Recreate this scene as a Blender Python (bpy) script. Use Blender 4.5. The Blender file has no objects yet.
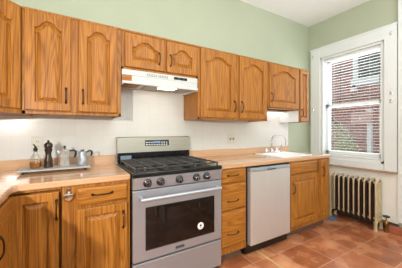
import bpy, bmesh, math, random
from mathutils import Vector, Matrix
random.seed(7)
C = bpy.context.scene
COL = C.collection
PI = math.pi

# ------------------------------------------------------------------ camera
cam_d = bpy.data.cameras.new('camera'); cam = bpy.data.objects.new('camera', cam_d); COL.objects.link(cam)
cam.location = (-0.3629, -2.2364, 1.2214)
cam.rotation_euler = (PI/2, 0, -0.5319)
cam_d.sensor_width = 36.0; cam_d.lens = 219.9/402*36
cam_d.shift_y = -3.26/402
cam_d.clip_start = 0.02
C.camera = cam

# ------------------------------------------------------------------ world, lamps, exposure
w = bpy.data.worlds.new('sky'); C.world = w; w.use_nodes = True
bg = w.node_tree.nodes['Background']; bg.inputs[0].default_value = (0.86, 0.93, 1.0, 1); bg.inputs[1].default_value = 0.95

def area(name, loc, target, sx, sy, power, col, spread=PI):
    d = bpy.data.lights.new(name, 'AREA'); d.shape = 'RECTANGLE'; d.size = sx; d.size_y = sy
    d.energy = power; d.color = col; d.spread = spread
    o = bpy.data.objects.new(name, d); COL.objects.link(o); o.location = loc
    o.rotation_euler = (Vector(target)-Vector(loc)).to_track_quat('-Z', 'Y').to_euler()
    return o
area('overhead_fill', (1.1, -2.7, 2.9), (1.1, -2.7, 0), 2.2, 1.6, 16, (0.92, 0.965, 1.0))  # added soft overhead fill behind the camera, no fixture modelled
area('upward_fill', (0.9, -3.3, 1.9), (0.9, -3.0, 2.94), 3.0, 1.8, 92, (0.82, 0.91, 1.0))  # added fill aimed up to whiten the ceiling; no lamp stands there
area('rear_fill', (0.9, -4.4, 1.6), (0.9, 0, 1.3), 2.6, 1.7, 20, (0.87, 0.94, 1.0))  # added fill from behind the camera; the rear wall has no window
area('side_shadow_light', (-1.22, -2.55, 1.47), (1.2, -0.6, 1.0), 0.06, 0.06, 46, (1.0, 0.965, 0.92))  # unseen small source, placed to cast the diagonal counter shadow; no window there
area('daylight_portal', (3.3, -0.62, 1.65), (0, -1.0, 1.2), 0.85, 1.5, 22, (0.9, 0.96, 1.0))

C.view_settings.view_transform = 'Standard'; C.view_settings.look = 'None'
C.view_settings.gamma = 1.0; C.view_settings.use_curve_mapping = False
C.view_settings.exposure = 0.0

# ------------------------------------------------------------------ materials
def lin(r, g, b):
    def f(c):
        c /= 255
        return c/12.92 if c <= .04045 else ((c+.055)/1.055)**2.4
    return (f(r), f(g), f(b), 1)

class NT:
    def __init__(s, name):
        s.m = bpy.data.materials.new(name); s.m.use_nodes = True
        s.t = s.m.node_tree; s.n = s.t.nodes; s.b = s.n['Principled BSDF']
    def new(s, kind, **kw):
        n = s.n.new(kind)
        for k, v in kw.items(): setattr(n, k, v)
        return n
    def link(s, a, b): s.t.links.new(a, b)
    def coords(s, scale=(1,1,1), loc=(0,0,0), rand=0):
        tc = s.new('ShaderNodeTexCoord'); mp = s.new('ShaderNodeMapping')
        mp.inputs['Scale'].default_value = scale; mp.inputs['Location'].default_value = loc
        src = tc.outputs['Object']
        if rand:
            oi = s.new('ShaderNodeObjectInfo'); mu = s.new('ShaderNodeMath', operation='MULTIPLY'); mu.inputs[1].default_value = rand
            s.link(oi.outputs['Random'], mu.inputs[0])
            ad = s.new('ShaderNodeVectorMath', operation='ADD'); s.link(src, ad.inputs[0]); s.link(mu.outputs[0], ad.inputs[1]); src = ad.outputs[0]
        s.link(src, mp.inputs['Vector']); return mp.outputs[0]
    def noise(s, vec, scale=5, detail=3, rough=.5, dist=0):
        n = s.new('ShaderNodeTexNoise'); n.inputs['Scale'].default_value = scale; n.inputs['Detail'].default_value = detail
        n.inputs['Roughness'].default_value = rough; n.inputs['Distortion'].default_value = dist
        s.link(vec, n.inputs['Vector']); return n.outputs['Fac']
    def ramp(s, fac, stops):
        r = s.new('ShaderNodeValToRGB'); e = r.color_ramp.elements
        while len(e) < len(stops): e.new(.5)
        for i, (p, c) in enumerate(stops): e[i].position = p; e[i].color = c
        s.link(fac, r.inputs[0]); return r.outputs[0]
    def mix(s, fac, a, b, mode='MIX'):
        m = s.new('ShaderNodeMix', data_type='RGBA', blend_type=mode)
        for sock, v in ((m.inputs[0], fac), (m.inputs[6], a), (m.inputs[7], b)):
            if hasattr(v, 'links'): s.link(v, sock)
            else: sock.default_value = v
        return m.outputs[2]
    def bump(s, h, strength=.2, dist=.002):
        b = s.new('ShaderNodeBump'); b.inputs['Strength'].default_value = strength; b.inputs['Distance'].default_value = dist
        s.link(h, b.inputs['Height']); s.link(b.outputs[0], s.b.inputs['Normal'])
    def set(s, **kw):
        for k, v in kw.items(): s.b.inputs[k].default_value = v
        return s

def plain(name, rgb, rough=.5, metal=0, var=.06, vs=8, coat=0):
    t = NT(name); c = lin(*rgb)
    f = t.noise(t.coords(), vs, 3)
    lo = tuple(x*(1-var) for x in c[:3])+(1,); hi = tuple(min(1, x*(1+var)) for x in c[:3])+(1,)
    t.link(t.ramp(f, [(.3, lo), (.7, hi)]), t.b.inputs['Base Color'])
    t.set(Roughness=rough, Metallic=metal)
    if coat: t.set(**{'Coat Weight': coat, 'Coat Roughness': .1})
    return t.m

def oak(name, grain='z', light=(188,123,46), dark=(132,76,20), rough=.44):
    t = NT(name)
    k = {'z': (1, 1, .07), 'x': (.07, 1, 1), 'y': (1, .07, 1)}[grain]
    v = t.coords(k, rand=17.0)
    big = t.noise(v, 8, 2, .45, .25)
    wv = t.new('ShaderNodeMath', operation='MULTIPLY'); wv.inputs[1].default_value = 120; t.link(big, wv.inputs[0])
    sn = t.new('ShaderNodeMath', operation='SINE'); t.link(wv.outputs[0], sn.inputs[0])
    rng = t.new('ShaderNodeMapRange'); rng.inputs[1].default_value = -1; rng.inputs[2].default_value = 1; t.link(sn.outputs[0], rng.inputs[0])
    k2 = tuple(a*(6 if a == 1 else 1.4) for a in k)
    fine = t.noise(t.coords(k2, rand=9.0), 26, 4, .7)
    c1 = t.ramp(rng.outputs[0], [(.0, lin(*dark)), (.45, lin(*[(a+b)/2+6 for a, b in zip(dark, light)])), (1, lin(*light))])
    c2 = t.ramp(fine, [(.35, lin(*[x*.80 for x in dark])), (.60, lin(*light))])
    col = t.mix(.5, c1, c2)
    t.link(col, t.b.inputs['Base Color'])
    t.set(Roughness=rough, **{'Coat Weight': .06, 'Coat Roughness': .2, 'Specular IOR Level': .32})
    t.bump(fine, .12, .001)
    return t.m

OAK = oak('oak_vertical_grain'); OAKX = oak('oak_horizontal_grain', 'x')
OAKS = oak('oak_plain_side', 'z', (186,122,48), (132,76,22))

def worktop_mat():
    t = NT('worktop_wood_laminate')
    v = t.coords((.12, 1, 1))
    n = t.noise(v, 16, 4, .6, .3)
    st = t.noise(t.coords((.02, 1, .5)), 22, 1)
    c = t.mix(.55, t.ramp(n, [(.3, lin(190,140,100)), (.7, lin(222,182,144))]), t.ramp(st, [(.4, lin(198,150,108)), (.6, lin(224,186,150))]))
    t.link(c, t.b.inputs['Base Color']); t.set(Roughness=.07, **{'Specular IOR Level': .75})
    return t.m
TOP = worktop_mat()
TOPEDGE = plain('worktop_edge_wood', (196,138,88), .35, var=.12, vs=20)

def tile_mat():
    t = NT('backsplash_tile')
    tc = t.new('ShaderNodeTexCoord'); sp = t.new('ShaderNodeSeparateXYZ'); cb = t.new('ShaderNodeCombineXYZ')
    t.link(tc.outputs['Object'], sp.inputs[0]); t.link(sp.outputs['X'], cb.inputs[0]); t.link(sp.outputs['Z'], cb.inputs[1])
    mp = t.new('ShaderNodeMapping'); mp.inputs['Scale'].default_value = (1/.109,)*3; mp.inputs['Location'].default_value = (.04, .2, 0)
    t.link(cb.outputs[0], mp.inputs[0])
    b = t.new('ShaderNodeTexBrick', offset=0.0); b.inputs['Scale'].default_value = 1; b.inputs['Brick Width'].default_value = 1
    b.inputs['Row Height'].default_value = 1; b.inputs['Mortar Size'].default_value = .012; b.inputs['Mortar Smooth'].default_value = .4
    b.inputs['Color1'].default_value = lin(216,213,207); b.inputs['Color2'].default_value = lin(213,210,204); b.inputs['Mortar'].default_value = lin(204,199,191)
    t.link(mp.outputs[0], b.inputs['Vector']); t.link(b.outputs['Color'], t.b.inputs['Base Color'])
    t.set(Roughness=.25); t.bump(b.outputs['Fac'], -.15, .002)
    return t.m
TILE = tile_mat()

def floor_mat():
    t = NT('terracotta_floor_tile')
    T = .345
    v = t.coords((1/T,)*3, (-2.112/T, 1.08/T, 0))
    b = t.new('ShaderNodeTexBrick', offset=0.0); b.inputs['Scale'].default_value = 1; b.inputs['Brick Width'].default_value = 1
    b.inputs['Row Height'].default_value = 1; b.inputs['Mortar Size'].default_value = .016; b.inputs['Mortar Smooth'].default_value = .3
    b.inputs['Color1'].default_value = lin(138,74,46); b.inputs['Color2'].default_value = lin(212,140,98); b.inputs['Mortar'].default_value = lin(176,134,108)
    t.link(v, b.inputs['Vector'])
    n = t.noise(t.coords((1,1,1)), 4.2, 3, .5, 0)
    blot = t.ramp(n, [(.25, lin(108,52,30)), (.5, lin(182,108,68)), (.75, lin(240,178,130))])
    c = t.mix(.55, b.outputs['Color'], blot)
    c = t.mix(b.outputs['Fac'], c, lin(196,150,118))
    t.link(c, t.b.inputs['Base Color'])
    rr = t.ramp(n, [(.3, (.18,)*3+(1,)), (.7, (.34,)*3+(1,))]); t.link(rr, t.b.inputs['Roughness'])
    t.bump(b.outputs['Fac'], -.3, .003)
    return t.m
FLOOR = floor_mat()

def steel(name, rgb=(186,184,182), rough=.3, axis='x'):
    t = NT(name)
    n = t.noise(t.coords({'x': (.5, 60, 60), 'z': (60, 60, .5)}[axis]), 6, 3)
    a = lin(*[c*.94 for c in rgb]); b = lin(*rgb)
    t.link(t.ramp(n, [(.3, a), (.7, b)]), t.b.inputs['Base Color'])
    t.set(Metallic=.6, Roughness=rough)
    return t.m
STEEL = steel('brushed_stainless', (176,180,188), .34)
STEELV = steel('brushed_stainless_door', (226,224,224), .42, 'z')
STEELB = steel('stainless_control_strip', (196,204,214), .30)
CHROME = plain('polished_chrome', (222,222,224), .08, 1, .01)
ALU = plain('cast_aluminium', (220,220,220), .25, .75, .03)
BRONZE = plain('dark_bronze', (70,52,38), .32, .85, .15, 60)
BLACK = plain('black_enamel', (20,20,22), .18, 0, .1)
BLACKP = plain('black_plastic', (24,22,21), .4, 0, .1)
IRON = plain('cast_iron_grate', (84,82,80), .3, .6, .2, 40)
GLASSBLK = plain('black_oven_glass', (16,13,12), .04, 0, .05); GLASSBLK.node_tree.nodes['Principled BSDF'].inputs['IOR'].default_value = 1.5
DISP = plain('display_glass', (26,24,30), .15)
WHITE = plain('white_trim_paint', (228,232,230), .4, 0, .015)
WHITEP = plain('white_porcelain', (244,244,242), .12, 0, .01)
ALMOND = plain('almond_enamel', (200,201,197), .3, 0, .02)
CREAMW = plain('cream_wainscot_paint', (236,233,224), .5, 0, .02)
GREEN = plain('sage_green_paint', (178,185,160), .6, 0, .02, 3)
CEIL = plain('ceiling_white_paint', (250,250,250), .7, 0, .005)
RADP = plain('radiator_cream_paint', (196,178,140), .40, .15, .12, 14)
BRASS = plain('aged_brass', (150,118,62), .35, .9, .12, 30)
TOE = plain('toe_kick_board', (112,88,76), .6, 0, .1)
SKIRT = plain('dark_baseboard_wood', (62,44,34), .5, 0, .15)
TERRA = plain('terracotta_skirting', (158,92,66), .45, 0, .15, 10)
TRAYM = plain('grey_slate_tray', (176,172,168), .45, 0, .08, 25)
SILLM = plain('bare_wood_sill', (176,140,108), .45, 0, .12, 20)
BLUEM = plain('blue_plastic', (70,110,150), .5, 0, .15)
SLATM = plain('white_blind_slat', (240,240,238), .45, 0, .01)
GREYW = plain('painted_white_wood', (240,240,238), .5, 0, .03)
def emit(name, rgb, s):
    t = NT(name); t.set(**{'Base Color': lin(*rgb), 'Emission Color': lin(*rgb), 'Emission Strength': s}); return t.m
LAMP = emit('lamp_diffuser_warm', (255,236,200), 9.0)
LAMP2 = emit('fluorescent_diffuser', (255,252,244), 2.2)
DIGIT = emit('clock_digits', (150,190,235), 1.2)

def glass(name, tint=(1,1,1,1), gl=.07, rough=.0):
    m = bpy.data.materials.new(name); m.use_nodes = True; n = m.node_tree.nodes; L = m.node_tree.links
    n.remove(n['Principled BSDF']); tr = n.new('ShaderNodeBsdfTransparent'); tr.inputs[0].default_value = tint
    g = n.new('ShaderNodeBsdfGlossy'); g.inputs['Roughness'].default_value = rough
    mx = n.new('ShaderNodeMixShader'); mx.inputs[0].default_value = gl
    L.new(tr.outputs[0], mx.inputs[1]); L.new(g.outputs[0], mx.inputs[2]); L.new(mx.outputs[0], n['Material Output'].inputs[0])
    return m
PANE = glass('window_glass')
BOTTLE = glass('cruet_glass', (.9,.92,.9,1), .14, .03)
OIL = NT('amber_oil').set(**{'Base Color': lin(196,120,20), 'Roughness': .1, 'Transmission Weight': .45}).m

def brick_mat():
    t = NT('red_brick')
    tc = t.new('ShaderNodeTexCoord'); sp = t.new('ShaderNodeSeparateXYZ'); cb = t.new('ShaderNodeCombineXYZ')
    t.link(tc.outputs['Object'], sp.inputs[0]); t.link(sp.outputs['Y'], cb.inputs[0]); t.link(sp.outputs['Z'], cb.inputs[1])
    b = t.new('ShaderNodeTexBrick'); b.inputs['Scale'].default_value = 1; b.inputs['Brick Width'].default_value = .22
    b.inputs['Row Height'].default_value = .075; b.inputs['Mortar Size'].default_value = .008
    b.inputs['Color1'].default_value = lin(150,84,74); b.inputs['Color2'].default_value = lin(176,112,98); b.inputs['Mortar'].default_value = lin(190,170,160)
    t.link(cb.outputs[0], b.inputs['Vector'])
    n = t.noise(t.coords(), 2, 4)
    t.link(t.mix(.3, b.outputs['Color'], t.ramp(n, [(.3, lin(130,74,66)), (.7, lin(190,130,116))])), t.b.inputs['Base Color'])
    t.set(Roughness=.85); return t.m
BRICK = brick_mat()
LEAF = plain('shrub_leaf', (160,178,120), .6, 0, .4, 6)
SHUT = plain('dark_louvre', (62,70,72), .6, 0, .1)
PAVE = plain('garden_ground', (120,116,100), .9, 0, .2)

# ------------------------------------------------------------------ mesh helpers
class B:
    """collects shapes in world coordinates; done() links them as ONE mesh object"""
    def __init__(s): s.bm = bmesh.new(); s.smooth = False
    def box(s, x0, x1, y0, y1, z0, z1, bev=0, seg=1):
        x0, x1 = min(x0, x1), max(x0, x1); y0, y1 = min(y0, y1), max(y0, y1); z0, z1 = min(z0, z1), max(z0, z1)
        r = bmesh.ops.create_cube(s.bm, size=1)
        vs = r['verts']
        bmesh.ops.scale(s.bm, verts=vs, vec=(x1-x0, y1-y0, z1-z0))
        bmesh.ops.translate(s.bm, verts=vs, vec=((x0+x1)/2, (y0+y1)/2, (z0+z1)/2))
        if bev:
            es = list({e for v in vs for e in v.link_edges})
            bmesh.ops.bevel(s.bm, geom=es, offset=bev, segments=seg, affect='EDGES', profile=.5)
        return s
    def prism(s, poly, z0, z1, axis='z'):
        def P(a, b, h): return {'z': (a, b, h), 'x': (h, a, b), 'y': (a, h, b)}[axis]
        lo = [s.bm.verts.new(P(a, b, z0)) for a, b in poly]; hi = [s.bm.verts.new(P(a, b, z1)) for a, b in poly]
        fs = [s.bm.faces.new(lo), s.bm.faces.new(hi)]
        n = len(poly)
        for i in range(n): fs.append(s.bm.faces.new((lo[i], lo[(i+1) % n], hi[(i+1) % n], hi[i])))
        return fs
    def rings(s, loops, cap0=True, cap1=True, closed=True):
        R = [[s.bm.verts.new(p) for p in l] for l in loops]
        n = len(R[0])
        for a, b in zip(R, R[1:]):
            for i in range(n if closed else n-1):
                s.bm.faces.new((a[i], a[(i+1) % n], b[(i+1) % n], b[i]))
        if cap0: s.bm.faces.new(R[0])
        if cap1: s.bm.faces.new(R[-1])
        return s
    def tube(s, pts, r, n=8, cap=True):
        pts = [Vector(p) for p in pts]; loops = []
        rr = r if isinstance(r, (list, tuple)) else [r]*len(pts)
        up = None
        for i, p in enumerate(pts):
            d = (pts[min(i+1, len(pts)-1)]-pts[max(i-1, 0)]).normalized()
            if up is None:
                up = Vector((0, 0, 1)) if abs(d.z) < .9 else Vector((1, 0, 0))
            a = (up - d*up.dot(d)).normalized(); b = d.cross(a); up = a
            loops.append([p + (a*math.cos(t)+b*math.sin(t))*rr[i] for t in [2*PI*k/n for k in range(n)]])
        s.rings(loops, cap, cap); s.smooth = True; return s
    def lathe(s, prof, c, n=16, axis=(0, 0, 1)):
        ax = Vector(axis).normalized(); q = Vector((0, 0, 1)).rotation_difference(ax)
        loops = []
        for r, h in prof:
            loops.append([Vector(c)+q @ Vector((max(r, .0004)*math.cos(t), max(r, .0004)*math.sin(t), h)) for t in [2*PI*k/n for k in range(n)]])
        s.rings(loops); s.smooth = True; return s
    def done(s, name, mat, parent=None, loc=None, **kw):
        bmesh.ops.recalc_face_normals(s.bm, faces=s.bm.faces)
        off = Vector(parent_loc(parent)) if parent else Vector(loc or (0, 0, 0))
        if off.length: bmesh.ops.translate(s.bm, verts=s.bm.verts, vec=-off)
        me = bpy.data.meshes.new(name); s.bm.to_mesh(me); s.bm.free()
        me.materials.append(mat)
        if s.smooth:
            me.polygons.foreach_set('use_smooth', [True]*len(me.polygons))
            try: me.set_sharp_from_angle(angle=math.radians(40))
            except Exception: pass
        o = bpy.data.objects.new(name, me); COL.objects.link(o)
        if parent: o.parent = parent
        elif loc: o.location = loc
        for k, v in kw.items(): o[k] = v
        return o
def parent_loc(o):
    v = Vector(o.location)
    while o.parent: o = o.parent; v += Vector(o.location)
    return v
def thing(name, loc, label, cat, group=None):
    o = bpy.data.objects.new(name, None); COL.objects.link(o); o.location = loc; o.empty_display_size = .05
    o['label'] = label; o['category'] = cat
    if group: o['group'] = group
    return o
def struct(name, b, mat, parent=None, **kw):
    o = b.done(name, mat, parent)
    if not parent: o['kind'] = 'structure'
    return o

# ------------------------------------------------------------------ room shell
XL, XR, YB, ZC = -1.27, 3.022, -4.6, 2.94
struct('floor', B().box(XL-.1, XR+.3, YB-.1, .1, -.06, 0), FLOOR)
struct('ceiling', B().box(XL-.1, XR+.3, YB-.1, .1, ZC, ZC+.06), CEIL)
struct('wall_back', B().box(XL-.1, XR+.3, 0, .12, 0, ZC), GREEN)
struct('wall_left', B().box(XL-.12, XL, YB, 0, 0, ZC), GREEN)
struct('wall_rear', B().box(XL-.1, XR+.3, YB-.12, YB, 0, ZC), GREEN)
# right wall with the window opening
WY0, WY1, WZ0, WZ1 = -1.041, -.195, .80, 2.37
wr = B(); T2 = .22
wr.box(XR, XR+T2, WY1, 0, 0, ZC); wr.box(XR, XR+T2, YB, WY0, 0, ZC)
wr.box(XR, XR+T2, WY0, WY1, 0, WZ0); wr.box(XR, XR+T2, WY0, WY1, WZ1, ZC)
struct('wall_right', wr, GREEN)
struct('trim_1', B().box(XL+.0005, 2.50, -.008, -.0005, .86, 1.80), TILE)
struct('trim_2', B().box(XR-.012, XR-.0005, -1.17, -.001, .10, .70), CREAMW)
struct('baseboard_right', B().box(XR-.024, XR-.0005, -1.17, -.001, 0, .10, .004), SKIRT)
pil = B().box(XR-.036, XR-.001, -1.75, -1.17, .13, ZC-.001); pil.box(XR-.048, XR-.03, -1.75, -1.19, .70, .715)
struct('trim_3', pil, WHITE)
struct('trim_5', B().box(XR-.10, XR-.001, -1.75, -1.09, 0, .075, .004), TERRA)
struct('trim_4', B().box(1.243, 1.264, -2.6, -.60, .0, .004), plain('pale_strip', (214,180,120), .4))

# window
win = bpy.data.objects.new('window_1', None); COL.objects.link(win); win.location = (XR, -.6, WZ0); win['kind'] = 'structure'
cs = B()
cs.box(XR-.03, XR-.001, -1.158, WY0+.012, .72, 2.52, .004); cs.box(XR-.03, XR-.001, WY1-.012, -.052, .72, 2.52, .004)
cs.box(XR-.028, XR-.001, WY0, WY1, WZ1-.012, 2.515, .004)
cs.box(XR-.036, XR-.001, -1.165, -.045, 2.50, 2.525, .003)
cs.box(XR-.02, XR-.001, WY0, WY1, .72, WZ0+.005)
cs.done('window_casing', WHITE, win)
ib = B()
ib.box(XR-.001, XR+T2, WY0, WY0+.05, WZ0, WZ1); ib.box(XR-.001, XR+T2, WY1-.05, WY1, WZ0, WZ1)
ib.box(XR-.001, XR+T2, WY0, WY1, WZ1-.04, WZ1); ib.box(XR-.001, XR+T2, WY0, WY1, WZ0, WZ0+.045)
ib.done('window_jamb', WHITE, win)
st = B()
st.box(XR-.01, XR+.012, WY0+.03, WY0+.052, WZ0+.03, WZ1-.02); st.box(XR-.01, XR+.012, WY1-.052, WY1-.03, WZ0+.03, WZ1-.02)
st.box(XR-.012, XR+.012, WY0+.03, WY1-.03, WZ1-.045, WZ1-.018)
st.done('window_stop', WHITE, win)
def sash(x, z0, z1, bot, top):
    a, b = WY0+.05, WY1-.05; s = B()
    s.box(x, x+.035, a, a+.045, z0, z1); s.box(x, x+.035, b-.045, b, z0, z1)
    s.box(x, x+.035, a, b, z0, z0+bot); s.box(x, x+.035, a, b, z1-top, z1)
    f = s.done('window_sash', WHITE, win)
    B().box(x+.015, x+.019, a+.045, b-.045, z0+bot, z1-top).done('window_pane', PANE, f)
    return f
sash(XR+.075, WZ0+.045, 1.625, .07, .045); sash(XR+.115, 1.58, WZ1-.04, .045, .05)
bars = B()
for z in (1.70, 2.12): bars.box(XR+.20, XR+.212, WY0+.05, WY1-.05, z, z+.014)
for y in (-.905, -.40): bars.box(XR+.20, XR+.212, y, y+.01, 1.60, WZ1-.05)
bars.done('window_bar', BLACKP, win)
B().box(XR-.06, XR-.001, -1.155, -.04, .700, .718, .005, 2).done('window_sill', SILLM, win)
hg = [(-1.10, 1.68), (-1.10, 1.585), (-1.10, 2.41), (-.10, 2.41), (-.10, 1.56)]
for i, (y, z) in enumerate(hg):
    b = B().box(XR-.036, XR-.03, y-.012, y+.012, z-.022, z+.022, .002); b.box(XR-.046, XR-.036, y-.004, y+.004, z-.016, z-.004)
    b.done('blind_bracket', ALU, win)

# blind hanging inside the frame: a thing with its slats
bl = thing('window_blind', (XR+.045, -.618, WZ1-.07), 'white horizontal slat blind hanging in the kitchen window', 'blind')
a, b_ = WY0+.058, WY1-.058
B().box(XR+.018, XR+.066, a, b_, WZ1-.085, WZ1-.045, .004).done('head_rail', SLATM, bl)
nz = 36; z0, z1 = WZ0+.085, WZ1-.11
for i in range(nz):
    z = z0+(z1-z0)*i/(nz-1); s = B()
    ang = math.radians(4); hw = .011
    dx, dz = hw*math.cos(ang), hw*math.sin(ang)
    s.rings([[(XR+.042-dx, y, z+dz), (XR+.042, y, z+.0022), (XR+.042+dx, y, z-dz), (XR+.042+dx, y, z-dz-.0016), (XR+.042, y, z+.0006), (XR+.042-dx, y, z+dz-.0016)] for y in (a, b_)])
    s.done('slat', SLATM, bl)
B().box(XR+.02, XR+.064, a, b_, WZ0+.048, WZ0+.066, .003).done('bottom_rail', SLATM, bl)
for y in (-.86, -.40):
    B().tube([(XR+.022, y, WZ0+.06), (XR+.022, y, WZ1-.08)], .0012, 5).done('ladder_cord', SLATM, bl)
B().tube([(XR+.014, WY1-.075, WZ1-.09), (XR+.013, WY1-.078, 1.35)], .004, 6).done('tilt_wand', SLATM, bl)

# ------------------------------------------------------------------ outside the window
nb = thing('brick_building', (7.6, 1.5, -1.2), 'red brick house wall with a white framed window, seen through the blind', 'building')
B().box(7.5, 9.0, -4.5, 9.0, -1.2, 7.0).done('wall', BRICK, nb)
fr = B(); wy0, wy1, wz0, wz1 = .30, 1.24, 2.86, 4.3
fr.box(7.42, 7.5, wy0-.14, wy0, wz0-.1, wz1); fr.box(7.42, 7.5, wy1, wy1+.14, wz0-.1, wz1); fr.box(7.38, 7.5, wy0-.18, wy1+.18, wz0-.22, wz0)
fr.box(7.42, 7.5, wy0, wy1, wz1, wz1+.14)
fr.done('window_frame', WHITE, nb)
sh = B()
k = 0
z = wz0
while z < wz1:
    sh.box(7.455, 7.49, wy0, wy1, z, z+.08); z += .12
sh.box(7.49, 7.499, wy0, wy1, wz0, wz1)
sh.done('louvre', SHUT, nb)
struct('floor_outside', B().box(XR+.35, 9.5, -5, 9, -1.26, -1.2), PAVE)
p = thing('garden_post', (6.6, .58, -1.2), 'pale square post standing in front of the brick wall outside', 'post')
pb = B().box(6.55, 6.65, .53, .63, -1.2, 1.75, .006); pb.box(6.53, 6.67, .51, .65, 1.75, 1.80, .006); pb.done('shaft', WHITE, p)
B().box(6.45, 6.549, .5, .98, 1.42, 1.72, .01).done('meter_box', plain('faded_pink_box', (206,164,150), .6), p)
wl = thing('wall_lamp', (7.45, 1.32, 2.52), 'small white lamp on the brick wall outside', 'lamp')
B().lathe([(.0,0),(.09,.0),(.10,.06),(.07,.12),(.0,.14)], (7.35,1.32,2.46), 14).done('shade', WHITE, wl)
B().box(7.33, 7.499, 1.29, 1.35, 2.60, 2.66).done('arm', BLACKP, wl)
br = thing('wall_bracket', (7.4, 1.9, 1.6), 'dark diagonal bracket on the brick wall outside', 'bracket')
B().tube([(7.49, 2.35, 1.95), (7.2, 1.75, 1.45)], .035, 6).tube([(7.49, 2.35, 1.95), (7.2, 2.35, 1.95), (7.2, 1.75, 1.95)], .03, 6).done('arm', BLACKP, br)
def shrub(x, y, r, h, seed, label):
    rnd = random.Random(seed)
    t = thing('shrub', (x, y, -1.2), label, 'shrub', 'shrubs outside the window')
    f = B()
    for i in range(1500):
        th, ph = rnd.uniform(0, 2*PI), math.acos(rnd.uniform(-1, 1)); q = rnd.uniform(.75, 1.0)
        c = Vector((x+r*q*math.sin(ph)*math.cos(th), y+r*q*math.sin(ph)*math.sin(th), -1.2+h/2+h/2*q*math.cos(ph)))
        u = Vector((rnd.gauss(0,1), rnd.gauss(0,1), rnd.gauss(0,1))).normalized(); v = u.orthogonal().normalized()
        l = rnd.uniform(.06, .12); wd = l*.4
        f.bm.faces.new([f.bm.verts.new(c+u*l*a_+v*wd*b2) for a_, b2 in ((-.5,0),(0,.5),(.5,0),(0,-.5))])
    f.done('foliage', LEAF, t)
    B().tube([(x, y, -1.2), (x, y, -1.2+h*.6)], .05, 6).done('stem', SKIRT, t)
shrub(6.3, 1.35, .55, 2.75, 1, 'green leafy shrub outside, at the left of the window view')
shrub(5.4, .58, .42, 2.35, 2, 'green leafy shrub outside, middle of the lower window view, in front of the others')
shrub(6.95, .12, .36, 2.6, 3, 'green leafy shrub outside, behind the pale post and right of it')

# ------------------------------------------------------------------ cabinet fronts
def front_map(y):                                   # faces the viewer's side of the room (-y)
    return lambda u, v, w_: (u, y-w_, v)
def side_map(x):                                    # faces +x
    return lambda u, v, w_: (x+w_, u, v)
def diag_map(p0, d):                                # u runs from p0 along d
    d = Vector(d).normalized(); nrm = Vector((d.y, -d.x))
    return lambda u, v, w_: (p0[0]+d.x*u+nrm.x*w_, p0[1]+d.y*u+nrm.y*w_, v)
def contour(u0, u1, v0, v1, arch, n=28):
    if arch <= 0:
        top = [(u1, v1), (u0, v1)]
    else:
        top = []
        for i in range(n+1):
            s = 1-2*i/n; a_ = abs(s)
            k = 0 if a_ > .86 else (math.cos(PI*(a_/.86)**1.5)+1)/2
            if .86 < a_ < .95: k = .0
            top.append(((u0+u1)/2+s*(u1-u0)/2, v1-arch+arch*k))
    return [(u0, v0), (u1, v0)]+top
def inset(loop, d):
    n = len(loop); out = []
    for i in range(n):
        p, q, r = Vector(loop[i-1]), Vector(loop[i]), Vector(loop[(i+1) % n])
        e1, e2 = (q-p).normalized(), (r-q).normalized()
        n1, n2 = Vector((-e1.y, e1.x)), Vector((-e2.y, e2.x)); m = (n1+n2)
        m = m/max(m.dot(n1), .35) if m.length > 1e-6 else n1
        out.append((q.x+m.x*d, q.y+m.y*d))
    return out
def door(parent, M, u0, u1, v0, v1, arch=.0, t=.02, fw=.055, mat=None, name='door', pull=None, top=None):
    iu0, iu1, iv0, iv1 = u0+fw, u1-fw, v0+fw, v1-(top or fw)
    inn = contour(iu0, iu1, iv0, iv1, arch)
    def outer(d):
        o = [(u0+d, v0+d), (u1-d, v0+d)]
        for (u, v) in inn[2:]:
            f = (u-iu0)/(iu1-iu0); o.append((u0+d+(u1-u0-2*d)*f, v1-d))
        return o
    L = lambda lp, w_: [M(u, v, w_) for u, v in lp]
    b = B()
    b.rings([L(outer(0), 0), L(outer(0), t-.006), L(outer(.002), t-.002), L(outer(.006), t), L(inn, t), L(inset(inn, .004), t-.003), L(inset(inn, .007), t-.016)], True, False)
    d = b.done(name, mat or OAK, parent)
    pn = B()
    pn.rings([L(inset(inn, .006), t-.0165), L(inset(inn, .014), t-.016), L(inset(inn, .036), t-.002), L(inset(inn, .040), t-.0015)], False, True)
    pn.done('door_panel', mat or OAK, d)
    if pull: handle(d, M, *pull, t)
    return d
def slab(parent, M, u0, u1, v0, v1, t=.02, pull=None, name='drawer'):
    b = B(); R = lambda d: [(u0+d, v0+d), (u1-d, v0+d), (u1-d, v1-d), (u0+d, v1-d)]
    L = lambda lp, w_: [M(u, v, w_) for u, v in lp]
    b.rings([L(R(0), 0), L(R(0), t-.010), L(R(.004), t-.006), L(R(.012), t-.0025), L(R(.016), t)])
    d = b.done(name, OAKX, parent)
    if pull: handle(d, M, *pull, t)
    return d
def handle(parent, M, u, v, ln, horiz, t):
    h = B(); pts = []; rad = []
    for i in range(13):
        s = -1+2*i/12; w_ = t+.004+.024*max(0, 1-abs(s)**3.2); a_ = s*ln/2
        pts.append(M(u+a_, v, w_) if horiz else M(u, v+a_, w_)); rad.append(.0042 if abs(s) < .8 else .0058)
    h.tube(pts, rad, 8)
    for s in (-1, 1):
        a_ = s*ln/2
        p0 = M(u+a_, v, t) if horiz else M(u, v+a_, t); p1 = M(u+a_, v, t+.006) if horiz else M(u, v+a_, t+.006)
        h.tube([p0, p1], .0085, 10)
    h.done('handle', BRONZE, parent)

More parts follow.
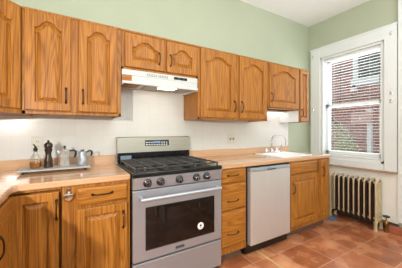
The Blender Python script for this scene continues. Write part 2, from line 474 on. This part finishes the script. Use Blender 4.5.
# ------------------------------------------------------------------ wall cabinets
UB, UT, UF = 1.34, 2.07, -.33
M = front_map(UF)
def wall_cab(x0, x1, z0, label, name='wall_cabinet', body=None):
    t = thing(name, ((x0+x1)/2, UF/2, z0), label, 'cabinet', 'oak wall cabinets')
    b = B().box(x0+.001, x1-.001, UF, -.0085, z0+.018, UT-.001)
    b.box(x0+.001, x1-.001, UF, UF+.02, z0, z0+.02); b.box(x0+.001, x0+.018, UF, -.0085, z0, z0+.02); b.box(x1-.018, x1-.001, UF, -.0085, z0, z0+.02)
    b.box(x0+.001, x1-.001, UF-.008, UF, UT-.018, UT-.001, .003)
    b.done('cabinet_body', body or OAKS, t); return t
# corner wall cabinet with the slanted face
dc = thing('corner_wall_cabinet', (-1.0, -.25, UB), 'oak corner wall cabinet with slanted face, at the far left', 'cabinet', 'oak wall cabinets')
db = B(); db.prism([(XL+.002, -.0085), (-.655, -.0085), (-.655, -.322), (-.935, -.602), (XL+.002, -.602)], UB, UT-.001); db.done('cabinet_body', OAKS, dc)
MD = diag_map((-.935, -.602), (1, 1))
door(dc, MD, .03, .376, UB+.03, UT-.02, .055, pull=(.06, UB+.10+.07, .105, False))
c = wall_cab(-.654, -.010, UB, 'oak wall cabinet with two arched doors above the coffee pots')
door(c, M, -.640, -.368, UB+.025, UT-.02, .05, pull=(-.398, 1.478, .105, False))
door(c, M, -.318, -.042, UB+.025, UT-.02, .05, pull=(-.289, 1.478, .105, False))
c = wall_cab(-.008, .719, 1.738, 'short oak wall cabinet with two arched doors above the range hood')
door(c, M, .018, .366, 1.758, UT-.028, .05, pull=(.312, 1.865, .10, False), fw=.058)
door(c, M, .386, .712, 1.758, UT-.028, .05, pull=(.422, 1.865, .10, False), fw=.058)
c = wall_cab(.721, 1.698, UB, 'large oak wall cabinet with two arched doors right of the range hood')
door(c, M, .747, 1.196, UB+.018, UT-.02, .055, pull=(1.172, 1.487, .115, False), fw=.06)
door(c, M, 1.248, 1.680, UB+.018, UT-.02, .055, pull=(1.276, 1.487, .115, False), fw=.06)
c = wall_cab(1.700, 2.296, 1.497, 'short oak wall cabinet with one arched door above the sink')
door(c, M, 1.722, 2.284, 1.512, UT-.02, .06, pull=(1.752, 1.632, .10, False), fw=.065)
c = wall_cab(2.298, 2.515, UB, 'narrow oak wall cabinet with one door at the right end of the row')
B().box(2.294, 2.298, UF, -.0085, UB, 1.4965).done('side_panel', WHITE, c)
door(c, M, 2.316, 2.502, UB+.01, UT-.02, .0, pull=(2.338, 1.462, .10, False), fw=.045)

# ------------------------------------------------------------------ base cabinets
BF = -.63; MB_ = front_map(BF); BT = .874
def base_cab(x0, x1, label, sink=False):
    t = thing('base_cabinet', ((x0+x1)/2, BF/2, 0), label, 'cabinet', 'oak base cabinets')
    b = B()
    if sink:
        b.box(x0+.001, x1-.001, BF, -.02, .10, .70); b.box(x0+.001, x1-.001, BF, BF+.02, .69, BT)
        b.box(x0+.001, x0+.019, BF, -.02, .69, BT); b.box(x1-.019, x1-.001, BF, -.02, .69, BT)
    else: b.box(x0+.001, x1-.001, BF, -.02, .10, BT)
    b.done('cabinet_body', OAKS, t)
    B().box(x0+.001, x1-.001, BF+.075, BF+.095, 0.001, .10).done('toe_kick', TOE, t)
    return t
cc = thing('corner_base_cabinet', (-.95, -.4, 0), 'oak corner base cabinet with hinged corner doors at the far left', 'cabinet', 'oak base cabinets')
b = B(); b.prism([(XL+.002, -.02), (-.418, -.02), (-.418, BF+.06), (-.725, BF+.06), (-.725, -1.03), (XL+.002, -1.03)], .10, BT); b.box(-.66, -.418, BF, BF+.06, .862, BT); b.box(-.725, -.665, -1.03, BF+.06, .862, BT); b.box(-.66, -.418, BF, BF+.06, .10, .118); b.done('cabinet_body', OAKS, cc)
b = B(); b.prism([(XL+.002, -.10), (-.42, -.10), (-.42, BF+.08), (-.75, BF+.08), (-.75, -1.03), (XL+.002, -1.03)], .001, .10); b.done('toe_kick', TOE, cc)
door(cc, MB_, -.660, -.430, .125, .852, 0, pull=(-.441, .745, .115, False), fw=.05)
MS = side_map(-.665)
door(cc, MS, -1.01, -.655, .125, .856, 0, pull=(-.972, .712, .115, False), fw=.05)
lc = thing('base_cabinet', (-.95, -1.3, 0), 'oak base cabinet of the left counter, nearest the viewer', 'cabinet', 'oak base cabinets')
B().box(XL+.002, -.665, -1.52, -1.032, .10, BT).done('cabinet_body', OAKS, lc)
B().box(-.76, -.74, -1.52, -1.032, .001, .10).done('toe_kick', TOE, lc)
door(lc, MS, -1.50, -1.25, .125, .72, 0, pull=(-1.27, .62, .115, False)); door(lc, MS, -1.23, -1.05, .125, .72, 0, pull=(-1.19, .62, .115, False))
slab(lc, MS, -1.50, -1.05, .743, .855, pull=(-1.22, .80, .11, True))

c = base_cab(-.416, -.004, 'oak base cabinet with one drawer and one door left of the stove')
slab(c, MB_, -.339, -.022, .743, .856, pull=(-.186, .807, .12, True))
door(c, MB_, -.339, -.022, .125, .722, 0, pull=(-.055, .61, .11, False), fw=.05)
c = base_cab(.766, 1.085, 'oak base cabinet with three drawers right of the stove')
slab(c, MB_, .776, 1.070, .743, .866, pull=(.912, .815, .12, True))
slab(c, MB_, .776, 1.070, .496, .731, pull=(.912, .582, .12, True))
slab(c, MB_, .776, 1.070, .165, .484, pull=(.912, .284, .12, True))
c = base_cab(1.703, 2.262, 'oak sink base cabinet with one door right of the dishwasher', True)
slab(c, MB_, 1.722, 2.228, .730, .858)
door(c, MB_, 1.722, 2.228, .150, .716, 0, pull=(1.757, .578, .11, False), fw=.055)
c = base_cab(2.264, 2.500, 'narrow oak base cabinet at the right end of the counter')
door(c, MB_, 2.290, 2.432, .150, .860, 0, pull=(2.326, .715, .11, False), fw=.036)

# small chrome fitting on the stile
ft = thing('bottle_opener', (-.382, -.63, .82), 'small round chrome fitting on the stile beside the far left door', 'fitting')
B().box(-.392, -.370, -.640, -.6305, .815, .864, .003).done('back_plate', CHROME, ft)
B().lathe([(.0,0),(.024,0),(.0265,.004),(.0265,.018),(.022,.024),(.0,.027)], (-.380,-.638,.812), 18, (0,-1,0)).done('cup', CHROME, ft)
B().box(-.408, -.352, -.668, -.640, .822, .832, .003).done('lip', CHROME, ft)

# ------------------------------------------------------------------ worktops
CF, CT, CB = -.645, .915, .8755
def round_front(o, w_=.010):
    m = o.modifiers.new('edge', 'BEVEL'); m.width = w_; m.segments = 3; m.limit_method = 'ANGLE'; m.angle_limit = math.radians(60)
wt = thing('worktop', (-.7, -.4, CT), 'L-shaped light wood worktop left of the stove', 'worktop')
b = B(); b.prism([(XL+.002, -.021), (-.002, -.021), (-.002, CF), (-.622, CF), (-.643, CF-.022), (-.643, -1.53), (XL+.002, -1.53)], CB, CT)
o = b.done('slab', TOP, wt); round_front(o)
b = B(); b.box(XL+.002, -.002, -.0205, -.0085, CB, .993, .003); b.box(XL+.002, XL+.02, -1.53, -.022, CT, .993, .003); b.done('upstand', TOP, wt)
wt2 = thing('worktop', (1.6, -.3, CT), 'long light wood worktop with the sink, right of the stove', 'worktop')
SX0, SX1, SY0, SY1 = 1.745, 2.220, -.545, -.165
b = B(); xs = [.765, SX0, SX1, 2.522]; ys = [CF, SY0, SY1, -.021]
V = {(i, j, k): b.bm.verts.new((xs[i], ys[j], (CB, CT)[k])) for i in range(4) for j in range(4) for k in range(2)}
for i in range(3):
    for j in range(3):
        if (i, j) == (1, 1): continue
        for k in range(2): b.bm.faces.new([V[(i, j, k)], V[(i+1, j, k)], V[(i+1, j+1, k)], V[(i, j+1, k)]])
def wallq(p, q): b.bm.faces.new([V[p+(0,)], V[q+(0,)], V[q+(1,)], V[p+(1,)]])
for i in range(3): wallq((i, 0), (i+1, 0)); wallq((i, 3), (i+1, 3)); wallq((0, i), (0, i+1)); wallq((3, i), (3, i+1))
wallq((1, 1), (2, 1)); wallq((1, 2), (2, 2)); wallq((1, 1), (1, 2)); wallq((2, 1), (2, 2))
o = b.done('slab', TOP, wt2); round_front(o)
B().box(.765, 2.50, -.0205, -.0085, CB, .993, .003).done('upstand', TOP, wt2)

# sink and faucet
sk = thing('kitchen_sink', (2.05, -.35, CT), 'white drop-in sink set in the long worktop near the window', 'sink')
def rr(x0, x1, y0, y1, r, z, n=5):
    P_ = []
    for cx, cy, a0 in ((x1-r, y1-r, 0), (x0+r, y1-r, PI/2), (x0+r, y0+r, PI), (x1-r, y0+r, 3*PI/2)):
        for i in range(n): t_ = a0+PI/2*i/(n-1); P_.append((cx+r*math.cos(t_), cy+r*math.sin(t_), z))
    return P_
b = B(); b.smooth = True
b.rings([rr(1.715, 2.255, -.575, -.075, .05, CT+.0005), rr(1.715, 2.255, -.575, -.075, .05, CT+.007), rr(1.725, 2.245, -.565, -.085, .045, CT+.012),
         rr(1.745, 2.21, -.535, -.175, .05, CT+.011), rr(1.755, 2.20, -.528, -.182, .05, CT), rr(1.765, 2.19, -.52, -.19, .05, CT-.15), rr(1.80, 2.16, -.49, -.22, .05, CT-.17)], False, True)
b.done('basin', WHITEP, sk)
B().lathe([(.0,0),(.04,0),(.04,.004),(.0,.005)], (1.98,-.35,CT-.1695), 16).done('drain', CHROME, sk)
fz = CT+.012
fa = thing('faucet', (2.0, -.125, fz), 'chrome gooseneck faucet with two lever handles behind the sink', 'faucet')
b = B().box(1.86, 2.14, -.152, -.098, fz, fz+.012, .004, 2); b.lathe([(.022,0),(.022,.02),(.015,.04),(.013,.05)], (2.0,-.125,fz+.01), 14); b.done('deck_plate', CHROME, fa)
pts = [(2.0, -.125, fz+.04)]; dx, dy = .80, -.60; R_ = .098
for i in range(0, 15):
    a_ = PI-PI*1.06*i/14
    k = R_+R_*math.cos(a_); pts.append((2.0+dx*k, -.125+dy*k, 1.075+R_*math.sin(a_)))
b = B().tube(pts, .0095, 10); e = pts[-1]
b.tube([e, (e[0], e[1], e[2]-.03)], .012, 10); b.done('spout', CHROME, fa)
for x in (1.90, 2.10):
    b = B().lathe([(.02,0),(.02,.025),(.013,.045),(.0,.05)], (x,-.125,fz+.011), 12)
    b.tube([(x, -.125, fz+.05), (x+(.05 if x > 2 else -.05), -.14, fz+.068)], .007, 8); b.done('lever', CHROME, fa)
sp = thing('side_sprayer', (2.215, -.125, fz), 'chrome side sprayer standing right of the faucet', 'sprayer')
B().lathe([(.019,0),(.019,.012),(.012,.02),(.012,.05),(.016,.075),(.012,.095),(.0,.10)], (2.215,-.125,fz), 12).done('body', CHROME, sp)

KNOBM = plain('dark_metal_knob', (96,94,94), .25, .9, .05)
# ------------------------------------------------------------------ stove
s = thing('stove', (.381, -.34, 0), 'stainless steel gas stove with five knobs between the base cabinets', 'stove')
x0, x1 = .004, .758
B().box(x0, x1, -.645, -.03, .02, .893).done('body', BLACK, s)
b = B().box(x0-.001, x1+.001, -.690, -.075, .890, .922, .006, 2); b.done('cooktop', BLACK, s)
bgd = B(); bgd.prism([(-.085, .922), (-.012, .922), (-.012, 1.012), (-.085, 1.012)], x0+.004, x1-.004, 'x'); bgd.done('rear_riser', BLACK, s)
bg_ = B(); bg_.prism([(-.088, 1.012), (-.012, 1.012), (-.012, 1.158), (-.062, 1.163), (-.072, 1.155)], x0, x1, 'x'); bg_ = bg_.done('backguard', steel('brushed_stainless_backguard', (176,170,156), .36), s)
def on_bg(u0, u1, z0_, z1_, out=.002):
    f = lambda z: -.088+(z-1.012)/(1.155-1.012)*.016
    return [[(u0, f(z0_)-out, z0_), (u1, f(z0_)-out, z0_), (u1, f(z1_)-out, z1_), (u0, f(z1_)-out, z1_)],
            [(u0, f(z0_)+.002, z0_), (u1, f(z0_)+.002, z0_), (u1, f(z1_)+.002, z1_), (u0, f(z1_)+.002, z1_)]]
dp = B().rings(on_bg(.265, .515, 1.070, 1.128)).done('display', DISP, bg_)
b = B()
for i, u in enumerate((.352, .370, .388, .406)):
    if i == 2: u += .004
    for (a0, a1, c0, c1) in ((0,.002,0,.016),(.009,.011,0,.016),(.001,.010,.0,.002),(.001,.010,.014,.016)): b.rings(on_bg(u+a0, u+a1, 1.100+c0, 1.100+c1, .003))
b.done('clock', DIGIT, bg_)
b = B()
for r_ in range(2):
    for i in range(9):
        if r_ == 1 and 3 <= i <= 5: continue
        u = .275+i*.026; b.rings(on_bg(u, u+.014, 1.078+.022*r_, 1.087+.022*r_, .003))
b.done('button_row', GREYW, bg_)
B().box(.03, .13, -.0875, -.084, .945, .985).done('label_plate', plain('rating_label', (120,135,150), .4, 0, .2, 60), s)
cp = B(); cp.prism([(-.645, .805), (-.678, .805), (-.694, .889), (-.645, .889)], x0, x1, 'x'); cp.done('control_panel', STEEL, s)
for u in (.105, .203, .354, .504, .600):
    a_ = Vector((0, -1, -.19)).normalized()
    k = B().lathe([(.027,0),(.027,.006),(.021,.010),(.020,.034),(.016,.038),(.0,.038)], (u, -.686, .847), 18, a_)
    k.box(u-.005, u+.005, -.732, -.700, .828, .862, .002); k = k.done('knob', KNOBM, s)
    B().lathe([(.031,0),(.031,.003),(.0,.0032)], (u, -.6855, .847), 18, a_).done('knob_bezel', BLACKP, k)
od = B().box(x0, x1, -.682, -.648, .292, .797, .004, 2).done('oven_door', STEEL, s)
B().box(.092, .682, -.6845, -.6815, .362, .672, .003).done('oven_window', GLASSBLK, od)
h = B().tube([(.045, -.735, .742), (.717, -.735, .742)], .0125, 12)
for u in (.06, .702): h.box(u-.011, u+.011, -.735, -.681, .732, .752, .003)
h.done('handle', STEELB, od)
b = B().box(.325, .400, -.6855, -.6815, .315, .334, .001).done('badge', SHUT, od)
B().lathe([(.0,0),(.029,0),(.029,.0008),(.0,.0009)], (.547, -.6845, .444), 20, (0,-1,0)).done('sticker', WHITEP, od)
b = B(); b.lathe([(.0,0),(.010,0),(.010,.0006),(.0,.0007)], (.547, -.6853, .447), 12, (0,-1,0)); b.box(.537,.557,-.6858,-.6852,.426,.430)
b.done('sticker_mark', BLACKP, od)
B().box(x0+.01, x1-.01, -.652, -.646, .275, .300).done('door_gap', BLACK, s)
B().box(x0, x1, -.680, -.648, .055, .278, .004, 2).done('storage_drawer', STEEL, s)
for (u, y) in ((.04,-.60),(.72,-.60),(.04,-.08),(.72,-.08)):
    B().lathe([(.018,0),(.018,.02)], (u, y, .001), 10).done('foot', BLACKP, s)
for (u, y, r) in ((.15,-.50,.045),(.15,-.22,.038),(.381,-.36,.05),(.61,-.50,.05),(.61,-.22,.035)):
    B().lathe([(.0,0),(r*1.2,0),(r*1.2,.006),(r,.008),(r,.016),(r*.8,.021),(.0,.022)], (u, y, .9215), 18).done('burner', IRON, s)
for (g0, g1) in ((.025,.262),(.268,.494),(.500,.737)):
    b = B(); y0, y1, zt, q = -.655, -.105, .952, .005
    for y in (y0, y1): b.box(g0, g1, y-q, y+q, zt-.012, zt, .002)
    for u in (g0+q, g1-q): b.box(u-q, u+q, y0, y1, zt-.012, zt, .002)
    m_ = (g0+g1)/2
    b.box(m_-q, m_+q, y0, y1, zt-.008, zt+.004, .002)
    for y in (-.545, -.46, -.38, -.29, -.20): b.box(g0, g1, y-q, y+q, zt-.008, zt+.004, .002)
    for u in (g0+q, g1-q):
        for y in (y0, y1, -.38): b.box(u-q, u+q, y-q, y+q, .9215, zt-.005)
    b.done('grate', IRON, s)

VENTM = plain('vent_grey', (150,150,146), .5)
# ------------------------------------------------------------------ range hood
hd = thing('range_hood', (.357, -.17, 1.62), 'almond range hood under the short cabinets above the stove', 'range hood')
hx0, hx1 = -.004, .716
b = B().box(hx0, hx1, -.337, -.009, 1.690, 1.737, .002)
b.prism([(-.333, 1.690), (-.330, 1.640), (-.009, 1.640), (-.009, 1.690)], .078, hx1, 'x')
b.done('canopy', ALMOND, hd)
lp = B(); lp.box(hx0, hx1, -.345, -.330, 1.618, 1.641, .003); lp.box(hx0, hx0+.012, -.335, -.009, 1.612, 1.641); lp.box(hx1-.012, hx1, -.335, -.009, 1.612, 1.641)
lp.box(hx0, hx1, -.335, -.009, 1.632, 1.641)
lp.done('lower_pan', ALMOND, hd)
B().box(hx0, .078, -.328, -.02, 1.641, 1.690).done('filler_block', OAKX, hd)
B().box(.22, .60, -.29, -.06, 1.626, 1.632).done('grease_filter', steel('filter_mesh', (176,170,158), .45), hd)
B().box(.02, .16, -.28, -.12, 1.622, 1.632).done('side_filler', OAKX, hd)
B().box(.34, .50, -.32, -.22, 1.617, 1.627, .003).done('lamp_lens', LAMP, hd)
for k in range(2):
    u = .205+k*.105; vt = B().box(u, u+.092, -.3385, -.3365, 1.701, 1.704)
    for i in range(6): vt.box(u+i*.0165, u+i*.0165+.009, -.3385, -.3365, 1.703, 1.723)
    vt.done('vent', VENTM, hd)
B().box(.462, .600, -.3395, -.3365, 1.700, 1.725, .001).done('switch_panel', BLACK, hd)
b = B()
for u in (.50, .55): b.box(u, u+.022, -.3425, -.339, 1.706, 1.719, .001)
b.done('rocker_switch', SHUT, hd)

# fluorescent fixture above the sink
fx = thing('under_cabinet_light', (2.0, -.09, 1.49), 'slim white fluorescent light under the short cabinet above the sink', 'light')
B().box(1.74, 2.285, -.13, -.03, 1.475, 1.497, .003).done('housing', WHITE, fx)
B().box(1.75, 2.275, -.125, -.04, 1.432, 1.475, .008, 2).done('diffuser', LAMP2, fx)

# ------------------------------------------------------------------ dishwasher
d = thing('dishwasher', (1.394, -.33, 0), 'stainless steel dishwasher between the drawer cabinet and the sink cabinet', 'dishwasher')
B().box(1.088, 1.700, -.615, -.03, .02, .872).done('body', BLACK, d)
B().box(1.112, 1.686, -.668, -.617, .115, .822, .006, 2).done('door', STEELV, d)
B().box(1.112, 1.686, -.668, -.617, .824, .858, .005, 2).done('control_strip', STEELB, d)
b = B(); pts = [(1.36, -.672, .836), (1.38, -.690, .833), (1.42, -.692, .833), (1.44, -.672, .836)]
b.tube([(1.335,-.668,.838), (1.35,-.679,.835), (1.44,-.679,.835), (1.455,-.668,.838)], .005, 8).done('latch', SHUT, d)
B().box(1.096, 1.692, -.575, -.56, .001, .11).done('toe_kick', BLACK, d)

# ------------------------------------------------------------------ radiator
ra = thing('radiator', (2.90, -.73, 0), 'old cream cast iron column radiator under the window', 'radiator')
RADD = plain('radiator_gap_shade', (66,48,34), .5, .2, .2, 14); RADE = plain('radiator_lit_edge', (206,184,150), .4, .1, .1, 14)  # gap shade put into the inner sections' colour, lit edges into the pale beads
ns = 10; y_a, y_b = -.455, -1.005
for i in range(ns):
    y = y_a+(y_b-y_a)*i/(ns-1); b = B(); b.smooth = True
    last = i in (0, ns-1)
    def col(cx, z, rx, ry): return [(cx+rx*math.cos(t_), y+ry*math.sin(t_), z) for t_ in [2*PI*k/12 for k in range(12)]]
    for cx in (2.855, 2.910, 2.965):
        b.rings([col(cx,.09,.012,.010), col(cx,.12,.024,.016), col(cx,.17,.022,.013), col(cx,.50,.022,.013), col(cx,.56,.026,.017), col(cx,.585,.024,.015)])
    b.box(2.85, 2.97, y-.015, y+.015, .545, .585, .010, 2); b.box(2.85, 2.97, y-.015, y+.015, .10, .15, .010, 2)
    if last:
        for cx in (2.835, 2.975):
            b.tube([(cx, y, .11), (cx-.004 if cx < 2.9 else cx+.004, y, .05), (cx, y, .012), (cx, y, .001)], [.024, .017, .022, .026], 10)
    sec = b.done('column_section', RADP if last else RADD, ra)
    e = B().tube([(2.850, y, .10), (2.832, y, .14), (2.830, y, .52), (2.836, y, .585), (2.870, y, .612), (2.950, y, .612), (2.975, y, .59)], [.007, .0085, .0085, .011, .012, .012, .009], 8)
    e.done('lit_edge', RADE, sec)
for z in (.125, .57):
    B().tube([(2.905, y_a+.02, z), (2.905, y_b-.03, z)], .016, 10).done('connecting_pipe', RADP, ra)
va = thing('radiator_valve', (2.90, -1.07, 0), 'brass radiator valve with black handwheel beside the radiator', 'valve')
b = B().lathe([(.020,0),(.020,.008),(.012,.01),(.012,.07),(.022,.08),(.024,.10),(.020,.13),(.012,.14),(.007,.145),(.007,.185)], (2.905,-1.085,.001), 14)
b.tube([(2.905,-1.085,.125), (2.905,-1.040,.125)], [.018, .016], 10); b.done('valve_body', BRASS, va)
b = B().lathe([(.0,0),(.034,.0),(.038,.006),(.034,.014),(.0,.018)], (2.905,-1.085,.182), 14); b.done('handwheel', BLACKP, va)
B().box(2.68, 2.80, -.58, -.42, .001, .022, .006, 2).done('shallow_tray', BLUEM, None, None, label='flat blue tray on the floor under the radiator', category='tray')

# ------------------------------------------------------------------ wall plates
PLATE = plain('cover_plate_almond', (208,200,184), .35, 0, .02)
def plate(x, z, wd, ht, label, kinds):
    t = thing('outlet', (x, -.009, z), label, 'outlet')
    B().box(x-wd/2, x+wd/2, -.014, -.0085, z-ht/2, z+ht/2, .002).done('cover_plate', PLATE, t)
    n = len(kinds)
    for i, k in enumerate(kinds):
        u = x+(i-(n-1)/2)*.046
        if k == 's':
            B().box(u-.005, u+.005, -.024, -.0135, z-.012, z+.012, .001).done('toggle', SHUT, t)
        else:
            for zz in (z-.02, z+.02):
                b = B()
                for du in (-.007, .005): b.box(u+du, u+du+.003, -.0148, -.0139, zz-.006, zz+.006)
                b.done('socket', BLACKP, t)
plate(1.40, 1.118, .118, .118, 'almond switch and outlet plate on the tiles above the long worktop', 'ss')
plate(-.604, 1.112, .075, .118, 'white outlet plate on the tiles behind the oil bottle', 'o')

# ------------------------------------------------------------------ tray and pots
tr = thing('serving_tray', (-.46, -.21, CT), 'long grey serving tray on small feet, on the left worktop', 'tray')
B().box(-.69, -.235, -.305, -.115, .932, .944, .003).done('slab', TRAYM, tr)
for (u, v) in ((-.655,-.285),(-.27,-.285),(-.655,-.135),(-.27,-.135)):
    B().lathe([(.009,0),(.009,.0175)], (u, v, .915), 10).done('foot', BLACKP, tr)
TZ = .9445
cr = thing('oil_cruet', (-.594, -.205, TZ), 'glass oil bottle with dark spout, leftmost on the tray', 'bottle')
x, y = -.594, -.205
B().lathe([(.0,0),(.030,.0),(.035,.006),(.037,.03),(.034,.07),(.022,.098),(.013,.11),(.012,.128),(.014,.132)], (x,y,TZ), 18).done('bottle', BOTTLE, cr)
B().lathe([(.0,.002),(.029,.002),(.034,.008),(.0355,.03),(.034,.052),(.0,.0525)], (x,y,TZ), 18).done('oil', OIL, cr)
b = B().lathe([(.0,0),(.010,0),(.014,.012),(.014,.022),(.008,.03),(.0,.03)], (x,y,TZ+.122), 12); b.tube([(x,y,TZ+.148),(x-.004,y,TZ+.165),(x-.014,y-.004,TZ+.178)], [.006,.005,.003], 8); b.done('stopper', BLACKP, cr)
pm = thing('pepper_mill', (-.515, -.205, TZ), 'tall dark turned pepper mill beside the oil bottle', 'pepper mill')
x = -.515
DARKW = plain('dark_turned_wood', (52,36,28), .25, 0, .25, 25)
B().lathe([(.0,0),(.030,0),(.031,.012),(.026,.03),(.029,.045),(.026,.06),(.020,.085),(.0185,.105),(.024,.122),(.027,.135),(.022,.142),(.0,.142)], (x,y,TZ), 18).done('body', DARKW, pm)
B().lathe([(.0,.1425),(.022,.1425),(.028,.155),(.029,.172),(.021,.184),(.010,.190),(.0,.19)], (x,y,TZ), 18).done('head', DARKW, pm)
B().lathe([(.0,.190),(.006,.190),(.009,.197),(.006,.205),(.0,.206)], (x,y,TZ), 12).done('knob', BRONZE, pm)
mk = thing('moka_pot', (-.41, -.18, TZ), 'silver moka pot with black knob and handle, middle of the tray', 'coffee pot')
x, y = -.41, -.18
def octo(prof, n=8): return prof
B().lathe([(.0,0),(.043,0),(.044,.004),(.035,.058),(.036,.064),(.0,.064)], (x,y,TZ), 8).done('boiler', ALU, mk)
b = B().lathe([(.0,.0645),(.033,.0645),(.034,.072),(.030,.082),(.040,.122),(.0,.122)], (x,y,TZ), 8)
b.prism([(x-.033, TZ+.118), (x-.057, TZ+.122), (x-.036, TZ+.090)], y-.008, y+.008, 'y'); b.done('upper_chamber', ALU, mk)
B().lathe([(.0,.1225),(.041,.1225),(.038,.128),(.008,.136),(.0,.136)], (x,y,TZ), 8).done('lid', ALU, mk)
B().lathe([(.0,.136),(.006,.136),(.010,.148),(.008,.158),(.0,.16)], (x,y,TZ), 10).done('lid_knob', BLACKP, mk)
B().tube([(x+.036,y,TZ+.116),(x+.062,y,TZ+.121),(x+.078,y,TZ+.108),(x+.076,y,TZ+.085),(x+.068,y,TZ+.062)], [.006,.008,.009,.008,.006], 8).done('handle', BLACKP, mk)
cp_ = thing('coffee_maker', (-.285, -.18, TZ), 'stainless steel coffee pot with black handle, rightmost on the tray', 'coffee pot')
x, y = -.287, -.18
B().lathe([(.0,0),(.038,0),(.039,.004),(.037,.030),(.035,.032),(.029,.100),(.0,.100)], (x,y,TZ), 20).done('body', STEEL, cp_)
b = B().lathe([(.0,.1005),(.030,.1005),(.028,.107),(.012,.112),(.0,.112)], (x,y,TZ), 20); b.done('lid', STEEL, cp_)
B().tube([(x-.012,y,TZ+.118),(x,y,TZ+.114),(x+.014,y,TZ+.121)], [.004,.006,.005], 8).done('lid_knob', BLACKP, cp_)
b = B(); b.prism([(x-.027, TZ+.100), (x-.044, TZ+.102), (x-.030, TZ+.078)], y-.007, y+.007, 'y'); b.done('spout', STEEL, cp_)
B().tube([(x+.028,y,TZ+.098),(x+.052,y,TZ+.112),(x+.068,y,TZ+.108),(x+.072,y,TZ+.088),(x+.063,y,TZ+.068)], [.005,.007,.008,.008,.006], 8).done('handle', BLACKP, cp_)

# ------------------------------------------------------------------ white bench that the oven glass mirrors
bn = thing('bench', (1.05, -2.02, 0), 'white wooden bench seen only as a reflection in the oven door', 'bench')
B().box(.62, 1.52, -2.22, -1.82, .43, .46, .006).done('seat', GREYW, bn)
for (u, v) in ((.70,-1.87),(1.42,-1.87),(.70,-2.17),(1.42,-2.17)):
    B().box(u-.022, u+.022, v-.022, v+.022, .001, .43, .004).done('leg', GREYW, bn)
B().box(.70, 1.42, -1.88, -1.86, .20, .25, .003).done('stretcher', GREYW, bn)
B().box(.70, 1.42, -1.88, -1.86, .36, .43, .003).done('apron', GREYW, bn)
